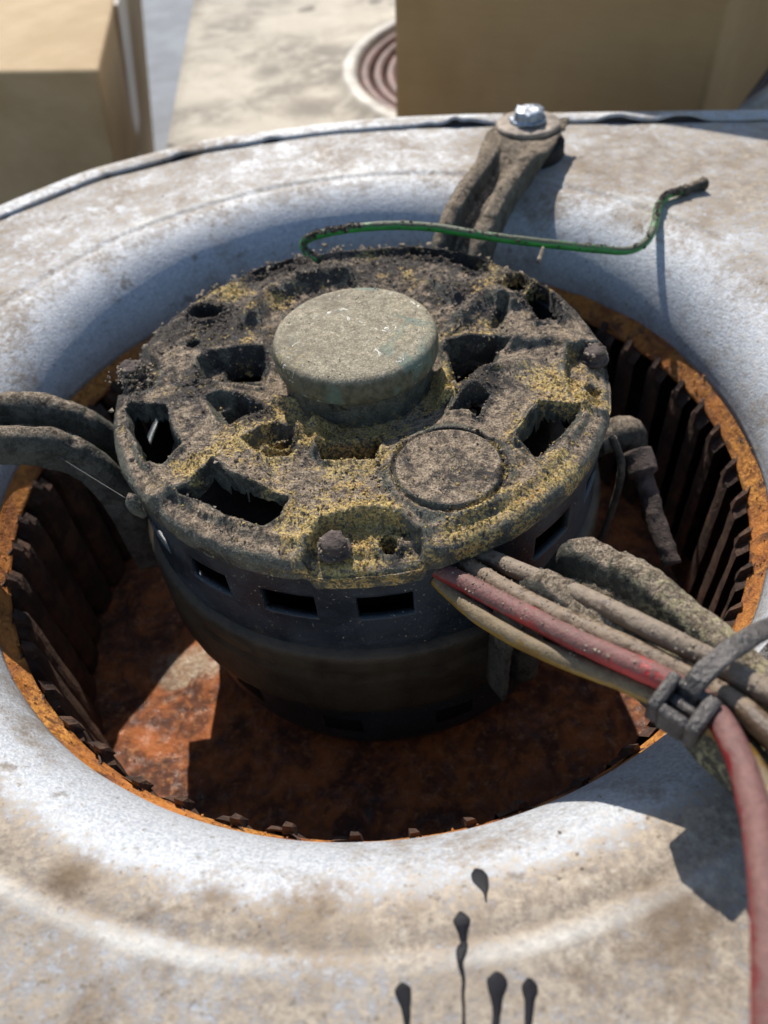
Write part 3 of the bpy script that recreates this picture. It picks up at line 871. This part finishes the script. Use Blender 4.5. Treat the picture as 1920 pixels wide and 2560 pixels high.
# shell with rows of slots
na2 = 720; zs = np.concatenate([np.linspace(.245, -.03, 45)])
R0 = .580
A_, Z_ = np.meshgrid(np.linspace(0, 2 * PI, na2, endpoint=False), zs, indexing='ij')
V = np.stack([R0 * np.cos(A_), R0 * np.sin(A_), Z_], -1).reshape(-1, 3)
V[:, :2] *= (1 + .004 * np.exp(-((V[:, 2:3] - .0) / .01) ** 2))
Ad = np.degrees(A_).ravel(); Zv = Z_.ravel()
hole = np.zeros(len(V), bool)
cen0 = math.degrees(math.atan2(*reversed(at(622, 1310, .135)[:2])))
cen1 = math.degrees(math.atan2(*reversed(at(836, 1312, .135)[:2])))
stp = cen1 - cen0
for k_ in range(-8, 9):
    cdeg = (cen0 + stp * k_)
    if abs(k_ * stp) > 178: continue
    da = (Ad - cdeg + 180) % 360 - 180
    hole |= (np.abs(da) < 5.6) & (Zv < .168) & (Zv > .100)
F = grid_faces(na2, len(zs), wrap_u=True, keep=~hole)
sh = build('motor_shell', V, F, M['shell'], motor)
m_ = sh.modifiers.new('solid', 'SOLIDIFY'); m_.thickness = .016 * S; m_.offset = 1
# clamp band, lower shield
lathe('clamp_band', dense([(.580, -.02), (.594, -.026), (.602, -.038), (.603, -.085), (.600, -.095), (.606, -.11), (.608, -.25), (.602, -.262), (.572, -.266)], .02), 360, M['band'], motor, rough=(.003, 12))
lathe('lower_shield', dense([(.570, -.25), (.562, -.30), (.558, -.50), (.54, -.545), (.40, -.575), (.12, -.585), (.12, -.63), (.01, -.63)], .02), 300, M['shell'], motor, rough=(.003, 10))
for k_ in range(12):
    a0 = math.radians(15 + 30 * k_)
    V, F = lathe_pts([(.5585, -.385), (.5625, -.39), (.5615, -.445), (.557, -.45)], 9, (0, 0, 0), a0 - .09, a0 + .09, wrap=False)
    build('vent_slot', V, F, M['dark'], motor)

# bolts of the end shield
def hexbolt(name, c, r, h, mat, parent, dirt=True, seed=1):
    rr_ = np.random.default_rng(seed); o0 = rr_.random() * 1.
    rows = []
    for (f, zz_) in [(1.32, 0), (1.36, .22), (1.30, .34), (1.02, .38), (1.0, .5), (1.0, .95), (.93, 1.06), (.55, 1.10), (.02, 1.08)]:
        for k in range(24):
            t = 2 * PI * k / 24
            hx = 1 / max(math.cos(((t + o0) % (PI / 3)) - PI / 6), .8)
            hx = 1 + (hx - 1) * (1 if f < 1.2 else 0)
            rows.append((c[0] + r * f * hx * math.cos(t), c[1] + r * f * hx * math.sin(t), c[2] + h * zz_))
    V = np.array(rows)
    if dirt: V += np.stack([fbm(V, 60, 3, off=1), fbm(V, 60, 3, off=4), fbm(V, 60, 3, off=7)], 1) * r * .22
    F = [tuple(f) for f in grid_faces(9, 24, wrap_v=True)]
    return build(name, V, F, mat, parent, origin=c)
for k_, (x, y, z_) in enumerate([(722, 1190, .268), (1283, 778, .262), (288, 812, .283)]):
    c = at(x, y, z_)
    bo = hexbolt('shield_bolt', c, .025, .030, M['boltd'], motor, True, k_ + 2)
    nn = 60; tt = rng.random(nn) * 2 * PI
    pts = np.stack([c[0] + (.02 + .012 * rng.random(nn)) * np.cos(tt), c[1] + (.02 + .012 * rng.random(nn)) * np.sin(tt), c[2] + .034 * rng.random(nn)], 1)
    crumbs('bolt_dirt', pts, .002 + .004 * rng.random(nn), M['crumb'], bo, .8, 20 + k_)
# clip at the left lower rim
c = at(300, 1092, .265)
pth = [c + np.array([-.004, .006, .03]), c + np.array([-.008, -.004, .022]), c + np.array([-.004, -.010, 0]), c + np.array([.006, -.008, -.022])]
tube('rim_clip', pth, .013, M['cast'], motor, n=16, m=10, rough=(.003, 40), radii=np.concatenate([np.linspace(.7, 1.1, 8), np.linspace(1.1, .7, 8)]))

# mounting arms
def arm_geo(az, r_end, wide_end, foot_r, seed, dz=0.):
    a_ = math.radians(az); ur = np.array([math.cos(a_), math.sin(a_), 0])
    prof = [(.638, -.22), (.640, -.12), (.643, -.02), (.652, .07), (.676, .145), (.716, .205), (.780, .243), (.87, .264), (1.0, .272), (foot_r, .262), (r_end, .262)]
    path = spline([ur * r + np.array([0, 0, z_ + dz * (z_ > .2)]) for r, z_ in prof], 130)
    # 'up' of the section points away from the motor, then upward
    T = np.gradient(path, axis=0); T /= np.linalg.norm(T, axis=1)[:, None]
    side = np.array([-math.sin(a_), math.cos(a_), 0])
    up = np.cross(T, side)
    ws = 1 + .0 * np.linspace(0, 1, 130)
    rad = path @ ur
    sw = 1 + (wide_end - 1) * ss(foot_r - .34, foot_r - .05, rad)
    flat = ss(foot_r - .30, foot_r - .10, rad)
    sec = dense([(-.080, -.035), (-.080, .012), (-.074, .030), (-.058, .038), (-.044, .030), (-.034, -.014), (-.012, -.032), (.012, -.032), (.034, -.014), (.044, .030), (.058, .038), (.074, .030), (.080, .012), (.080, -.035)], .006)
    V = []
    for i in range(len(path)):
        s_ = sec.copy(); s_[:, 1] = s_[:, 1] * (1 - flat[i]) + (.028 - .05 * (np.abs(sec[:, 0]) > .088) * (sec[:, 1] < 0)) * flat[i]
        V.append(path[i] + s_[:, 0:1] * sw[i] * side + s_[:, 1:2] * up[i])
    V = np.array(V); Vf = V.reshape(-1, 3)
    upw = ss(.15, .9, np.repeat(up[:, 2], len(sec)))
    cr = fbm(Vf, 22, 4, .62, off=seed) * .008 + fbm(Vf, 80, 3, .6) * .003 + np.maximum(0, fbm(Vf, 11, 3, off=seed + 5)) * .018
    if seed == 6:
        rr_ = Vf @ ur; cr = cr + ss(.60, .66, rr_) * ss(1.0, .80, rr_) * (np.maximum(0, fbm(Vf, 16, 5, .7, off=2) + .10) * .032 + np.abs(fbm(Vf, 60, 4, .7)) * .014)
    Vf = Vf + np.repeat(up, len(sec), 0) * (cr * (.15 + .85 * upw))[:, None]
    return Vf, grid_faces(len(path), len(sec)), path, up, side, ur
ends = [(61.5, 1.50, 1.45, 1.40, 0), (181.5, 1.50, 1.45, 1.40, -.006), (-61, 1.50, 1.45, 1.40, .010)]
for k_, (az, re_, we, fr_, dz_) in enumerate(ends):
    V, F, path, up, side, ur = arm_geo(az, re_, we, fr_, 3 * k_, dz_)
    och = np.full(len(V), .0)
    if k_ == 2: och = .95 * ss(.75, .95, V @ ur)
    ar = build('mounting_arm', V, F, M['arm'], motor, attrs={'ochre': och})
    m_ = ar.modifiers.new('solid', 'SOLIDIFY'); m_.thickness = .012 * S; m_.offset = 1
    nn = 380
    sel = rng.choice(len(V), nn * 3); sel = sel[V[sel][:, 2] > .2][:nn]
    crumbs('arm_dirt', V[sel], .0016 + .007 * rng.random(len(sel)) ** 3, M['crumb'], ar, .8, 30 + k_)
    # rubber foot, washer and bolt
    fc = ur * fr_
    lathe('rubber_grommet', dense([(.02, .205), (.122, .205), (.130, .212), (.128, .255), (.08, .262)], .02), 60, M['rubber'], ar, c=(fc[0], fc[1], 0), rough=(.003, 20))
    if k_ == 0:
        lathe('upper_grommet', dense([(.096, .275), (.108, .280), (.104, .296), (.11, .302)], .01), 60, M['rubber'], ar, c=(fc[0], fc[1], 0), rough=(.006, 30))
    lathe('washer', dense([(.02, .297), (.102, .297), (.109, .302), (.109, .311), (.102, .316), (.03, .319), (.01, .319)], .01), 72, M['washer'], ar, c=(fc[0], fc[1], 0.004), rough=(.003, 16))
    hb = []
    hexbolt('mount_bolt', (fc[0], fc[1], .322), .046, .038, M['zinc'], ar, True, 5)
# clamp lug and its screw on the right side of the band
lug = [at(1300, 930, -.02), at(1345, 945, -.03), at(1385, 965, -.05), at(1380, 1010, -.06)]
tube('clamp_lug', [np.array([.595, -.02, -.02]), np.array([.64, .0, -.02]), np.array([.70, .01, -.03]), np.array([.715, .0, -.09])], .045, M['arm'], motor, n=24, m=12, rough=(.012, 18))
tube('clamp_screw', [np.array([.700, -.06, -.03]), np.array([.712, -.14, -.075]), np.array([.72, -.24, -.13]), np.array([.735, -.33, -.18])], .026, M['boltd'], motor, n=40, m=12, rough=(.007, 40),
     radii=np.concatenate([np.full(10, 1.55), np.linspace(1.0, .9, 30)]))
tube('clamp_edge', [np.array([.60, -.13, .10]), np.array([.625, -.16, .02]), np.array([.62, -.17, -.12]), np.array([.60, -.18, -.25])], .010, M['arm'], motor, n=24, m=8, rough=(.003, 40))

# ================================================================= wires
def P3_(l): return [at(*p) for p in l]
RW = .0185
w1 = tube('lead_wire', P3_([(1020, 1190, .21), (1060, 1207, .215), (1150, 1245, .25), (1250, 1285, .30), (1350, 1332, .34), (1450, 1382, .36), (1535, 1425, .365), (1620, 1475, .375), (1720, 1535, .39), (1850, 1620, .40)]), RW, M['wgrey'], n=120, rough=(.0018, 20))
tag(w1, 'thick grey brown wire, uppermost of the wires leaving the motor', 'wire', 'lead wires tied in a bundle')
w2 = tube('lead_wire', P3_([(985, 1205, .21), (1010, 1222, .21), (1080, 1265, .235), (1180, 1318, .275), (1300, 1372, .315), (1400, 1418, .335), (1490, 1462, .345), (1580, 1515, .36), (1680, 1600, .38), (1800, 1740, .40)]), RW, M['wbrown'], n=120, rough=(.0018, 20))
tag(w2, 'dusty brown wire running just above the red wire to the cable tie', 'wire', 'lead wires tied in a bundle')
w3 = tube('lead_wire', P3_([(930, 1225, .205), (958, 1236, .21), (1040, 1278, .235), (1140, 1330, .27), (1250, 1385, .31), (1360, 1435, .335), (1450, 1475, .345), (1530, 1525, .36), (1585, 1610, .39), (1625, 1730, .42), (1652, 1900, .45), (1662, 2080, .46), (1664, 2300, .46), (1660, 2600, .45)]), RW * 1.04, M['wred'], n=160, rough=(.0016, 20))
_pt = at(1390, 1445, .33); _co = np.array([v.co[:] for v in w3.data.vertices]) / S + np.array([0, 0, 0]) 
_co = _co + np.array(w3['_w'])
_a = w3.data.attributes.new('worn', 'FLOAT', 'POINT')
_a.data.foreach_set('value', (np.exp(-((np.linalg.norm(_co - _pt, axis=1)) / .06) ** 2) * .55 + .35 * np.exp(-((np.linalg.norm(_co - at(1140, 1325, .28), axis=1)) / .03) ** 2)).astype(np.float32))
tag(w3, 'red wire with worn bright patch leaving the motor and hanging down at right', 'wire', 'lead wires tied in a bundle')
w4 = tube('lead_wire', P3_([(945, 1250, .19), (970, 1275, .19), (1030, 1325, .21), (1110, 1375, .24), (1210, 1420, .27), (1320, 1462, .29), (1420, 1505, .31), (1500, 1545, .32), (1570, 1590, .33), (1640, 1680, .36), (1710, 1820, .38)]), RW * .95, M['wyel'], n=120, rough=(.0018, 20))
tag(w4, 'dirty yellow brown wire, lowest of the wires leaving the motor', 'wire', 'lead wires tied in a bundle')
w5 = tube('lead_wire', P3_([(1010, 1240, .18), (1120, 1300, .22), (1280, 1370, .26), (1420, 1440, .29), (1520, 1500, .30), (1620, 1560, .32), (1720, 1640, .34), (1850, 1760, .35)]), RW, M['wbrown'], n=100, rough=(.0018, 20))
tag(w5, 'brown wire mostly hidden beneath the other wires of the bundle', 'wire', 'lead wires tied in a bundle')

for wv, lo, hi, n_, sd_ in ((w1, .1, .8, 110, 61), (w2, .05, .75, 130, 62), (w3, .03, .45, 120, 63), (w4, .1, .6, 50, 64)):
    co = np.array([v.co[:] for v in wv.data.vertices]) / S + np.array(wv['_w'])
    nrm_ = np.array([v.normal[:] for v in wv.data.vertices])
    idx = np.arange(len(co)); f_ = idx / len(co)
    wgt = (f_ > lo) & (f_ < hi) & (nrm_[:, 2] > .35)
    wgt = wgt * (np.maximum(0, fbm(co, 16, 3) + .05) ** 1.5 + .002)
    sel = rng.choice(idx, n_, p=wgt / wgt.sum())
    crumbs('wire_dirt', co[sel], .0012 + .0028 * rng.random(n_) ** 2, M['crumb'], wv, .6, sd_)
# green earth wire from the rear of the motor, ending in a dirty lug
gp = P3_([(690, 560, .30), (668, 550, .300), (655, 530, .315), (668, 514, .335), (705, 503, .345), (770, 492, .35), (860, 487, .35), (950, 493, .345), (1050, 510, .335), (1180, 526, .30), (1290, 538, .235)]) + [plate_hit(x, y) * (1 - f_) + CAM * f_ for x, y, f_ in [(1350, 542, .050), (1385, 530, .035), (1405, 508, .026), (1416, 478, .020), (1421, 447, .016), (1440, 423, .015), (1470, 413, .015)]]
gw = empty('green_wire', gp[0], 'thin green earth wire crusted with dirt, arching over the rear of the motor', 'wire')
gr0 = tube('insulation', gp, .0122, M['wgreen'], gw, n=200, m=12, rough=(.001, 30))
gsp = spline(gp, 400)
nn = 1500
cov = .5 + .5 * fbm(gsp, 14, 2)
cov[:120] += .6; cov[325:] += .7; cov[250:318] -= .42
sel = rng.choice(400, nn, p=(cov.clip(.01, 2) ** 2) / (cov.clip(.01, 2) ** 2).sum())
ang = rng.normal(PI / 2, .9, nn)
off = np.stack([np.zeros(nn), np.cos(ang) * .010, np.sin(ang) * .010], 1)
crumbs('wire_dirt', gsp[sel] + off, .0025 + .0065 * rng.random(nn) ** 2, M['lint'], gw, .8, 51)
lg = [plate_hit(x, y) * .985 + CAM * .015 for x, y in [(1462, 414), (1485, 408), (1500, 402), (1522, 396)]]
tube('crimp_terminal', lg, .018, M['arm'], gw, n=26, m=12, rough=(.006, 40), radii=np.concatenate([np.linspace(.6, 1.1, 8), np.full(5, .7), np.linspace(.8, 1.15, 13)]))
tube('hanging_dirt', [at(1172, 535, .30), at(1168, 552, .29), at(1163, 565, .285)], .006, M['crumb'], gw, n=8, m=7, rough=(.003, 80))

# ================================================================= cable tie
tiec = at(1560, 1455, .35)
tie = empty('cable_tie', at(1475, 1545, .34), 'black nylon cable tie with a square head cinched around the wires and near arm', 'cable tie')
ring_pts = P3_([(1475, 1530, .36), (1500, 1478, .400), (1540, 1436, .412), (1585, 1400, .415), (1640, 1366, .405), (1690, 1345, .37), (1710, 1360, .26), (1650, 1430, .20), (1560, 1510, .22), (1490, 1550, .29), (1475, 1530, .36)])
rp = spline(ring_pts, 110)
cen = rp.mean(0)
upv = rp - cen; upv /= np.linalg.norm(upv, axis=1)[:, None]
V, F = sweep_pts(rp, dense([(-.015, -.004), (.015, -.004), (.0165, 0), (.015, .004), (-.015, .004), (-.0165, 0), (-.015, -.004)], .006)[:-1], up=upv)
V += fbm(V, 30, 3)[:, None] * .004
build('tie_strap', V, F, M['tie'], tie)
# head: a square block with a slot
hc = at(1472, 1532, .365)
ex = (at(1530, 1570, .365) - at(1440, 1510, .365)); ex /= np.linalg.norm(ex)      # along the wires
ez = np.array([0, -.25, 1.]); ez -= ez @ ex * ex; ez /= np.linalg.norm(ez)
ey = np.cross(ez, ex)
def blk(cen, sx, sy, sz):
    return [cen + ex * (a * sx) + ey * (b * sy) + ez * (c * sz) for c in (1, -1) for a, b in ((-1, -1), (1, -1), (1, 1), (-1, 1))]
for nm, c_, sx, sy, sz in [('head_wall', hc - ex * .030, .010, .034, .030), ('head_wall', hc + ex * .030, .012, .034, .030), ('head_side', hc - ey * .026, .022, .010, .0295),
                           ('head_side', hc + ey * .026, .022, .009, .0295), ('head_pawl', hc - ez * .006 + ey * .004, .022, .010, .020)]:
    v_ = blk(c_, sx, sy, sz)
    o = hexa(nm, v_[:4], v_[4:], M['tie'], tie, bev=.006)
# cut tail
V, F = sweep_pts(spline([hc + ez * .01, hc - ez * .04, hc - ez * .085 + ex * .01], 12), [(-.018, -.005), (.018, -.005), (.018, .005), (-.018, .005)], up=ey)
bevel(build('tie_tail', V, [tuple(f) for f in F] + [tuple(range(len(V) - 4, len(V)))], M['tie'], tie, smooth=False), .003)

# cobweb strand
cw = tube('cobweb_strand', [at(126, 986, .22), at(200, 1032, .235), at(270, 1075, .26)], .00035, m_plain('cobweb', (.35, .34, .33), .7), n=20, m=5)
tag(cw, 'single pale cobweb thread stretched from the left arm to the motor rim', 'cobweb')

# ================================================================= background
g = 60.0
V = np.array([(-g, -g, -2.3), (g, -g, -2.3), (g, g, -2.3), (-g, g, -2.3)])
gd = build('ground', V, [(0, 1, 2, 3)], M['ground'], smooth=False); tag(gd, kind='structure')

# second housing lying behind
B = empty('blower_housing', (1.5, 4.2, -1.7), 'second pale galvanised housing behind, its round opening filled with brown rings', 'blower housing')
zb = -.35; cx, cy = 1.46, 3.82; RO = 1.40
t2 = np.linspace(0, 2 * PI, 360, endpoint=False)
OUT2 = np.array([(-.98 - cx, 2.75 - cy), (-.98 - cx, 2.3 - cy + .3), (4.2 - cx, 2.45 - cy), (4.4 - cx, 7.6 - cy), (-1.13 - cx, 7.6 - cy)])
OUT2 = np.array([(-.935 - cx, 2.30 - cy), (4.2 - cx, 2.30 - cy), (4.4 - cx, 8.2 - cy), (-1.08 - cx, 8.2 - cy)])
Re2 = edge_r(t2, OUT2)
rows = [(RO - .16, zb - .10), (RO - .13, zb - .03), (RO - .07, zb + .02), (RO - .02, zb + .028), (RO, zb + .005)]
V = [np.stack([cx + r * np.cos(t2), cy + r * np.sin(t2), np.full(360, z_)], -1) for r, z_ in rows]
for f_ in np.linspace(0, 1, 12)[1:]:
    r = RO + (Re2 - RO) * f_
    V.append(np.stack([cx + r * np.cos(t2), cy + r * np.sin(t2), np.full(360, zb)], -1))
V.append(np.stack([cx + (Re2 + .01) * np.cos(t2), cy + (Re2 + .01) * np.sin(t2), np.full(360, zb - .03)], -1))
V.append(np.stack([cx + (Re2 + .01) * np.cos(t2), cy + (Re2 + .01) * np.sin(t2), np.full(360, -1.6)], -1))
nV = len(V); V = np.stack(V, 1).reshape(-1, 3)
build('side_plate', V, grid_faces(360, nV, wrap_u=True), m_slab(), B)
V, F = lathe_pts(dense([(RO - .13, zb - .02), (RO - .11, zb + .03), (RO - .04, zb + .035), (RO - .01, zb + .01)], .03), 260, (cx, cy, 0))
build('inlet_lip', V, F, M['lip'], B)
V, F = lathe_pts([(.01, zb - .16), (RO - .12, zb - .16), (RO - .12, zb - .02)], 120, (cx, cy, 0))
build('inlet_floor', V, F, M['dark'], B)
for k_ in range(11):
    r = RO - .17 - .082 * k_
    if r < .1: break
    V, F = lathe_pts([(r + .036 * math.cos(t), zb - .03 - .012 * k_ + .036 * math.sin(t)) for t in np.linspace(0, 2 * PI, 9)], 200, (cx, cy, 0))
    build('guard_ring', V, F, M['brownring'], B)

# cardboard boxes
zt = -.10
FR = at(212, 152, zt); FL = at(-330, 160, zt); BR = at(290, -190, zt); BL = BR + (FL - FR) * 1.02
fr = at(300, 590, -2.2); br = at(340, 385, -2.2); fl = fr + (FL - FR) * .97; bl = br + (FL - FR) * .97
bx = hexa('cardboard_box', [FL, FR, BR, BL], [fl, fr, br, bl], M['card'], None, bev=.03)
me = bx
root = empty('cardboard_box', (fl + fr + br + bl) / 4, 'cardboard box at upper left with sunlit top and pale tape on its side', 'box')
bx.name = 'carton'; loc = np.array(bx['_w']); bx.parent = root; bx.location = Vector((loc - np.array(root['_w'])) * S); bx['_w'] = [float(v) for v in loc - np.array(root['_w'])]
def quad_strip(a0, a1, b1, b0, off, name, mat, par):
    n_ = np.cross(a1 - a0, b0 - a0); n_ /= np.linalg.norm(n_)
    if n_[0] < 0: n_ = -n_
    V = [p + n_ * off for p in (a0, a1, b1, b0)] + [p + n_ * .002 for p in (a0, a1, b1, b0)]
    F = [(0,1,2,3), (7,6,5,4)] + [(k, k+4, (k+1) % 4 + 4, (k+1) % 4) for k in range(4)]
    return build(name, V, F, mat, par, smooth=False)
l_ = lambda A, B_, t: A + (B_ - A) * t
quad_strip(l_(FR, BR, .30), l_(FR, BR, .46), l_(fr, br, .46), l_(fr, br, .30), .03, 'packing_tape', M['tape'], root)

zt = 1.45; zbm = -.34
A0 = np.array([.33, 2.95]); B0 = np.array([1.62, 1.98]); dn = np.array([.60, .80])
C0 = B0 + dn * 2.4; D0 = A0 + dn * 2.4
lean = np.array([.10, .10])
mk = lambda p, z_: np.array([p[0] + lean[0] * (z_ - zbm) * .6, p[1] + lean[1] * (z_ - zbm), z_])
b2 = hexa('cardboard_box', [mk(A0, zt), mk(B0, zt), mk(C0, zt), mk(D0, zt)], [mk(A0, zbm), mk(B0, zbm), mk(C0, zbm), mk(D0, zbm)], M['card2'], None, bev=.03)
tag(b2, 'tall brown cardboard box at upper right standing on the rear housing', 'box')

for o in bpy.data.objects:
    if '_w' in o: del o['_w']
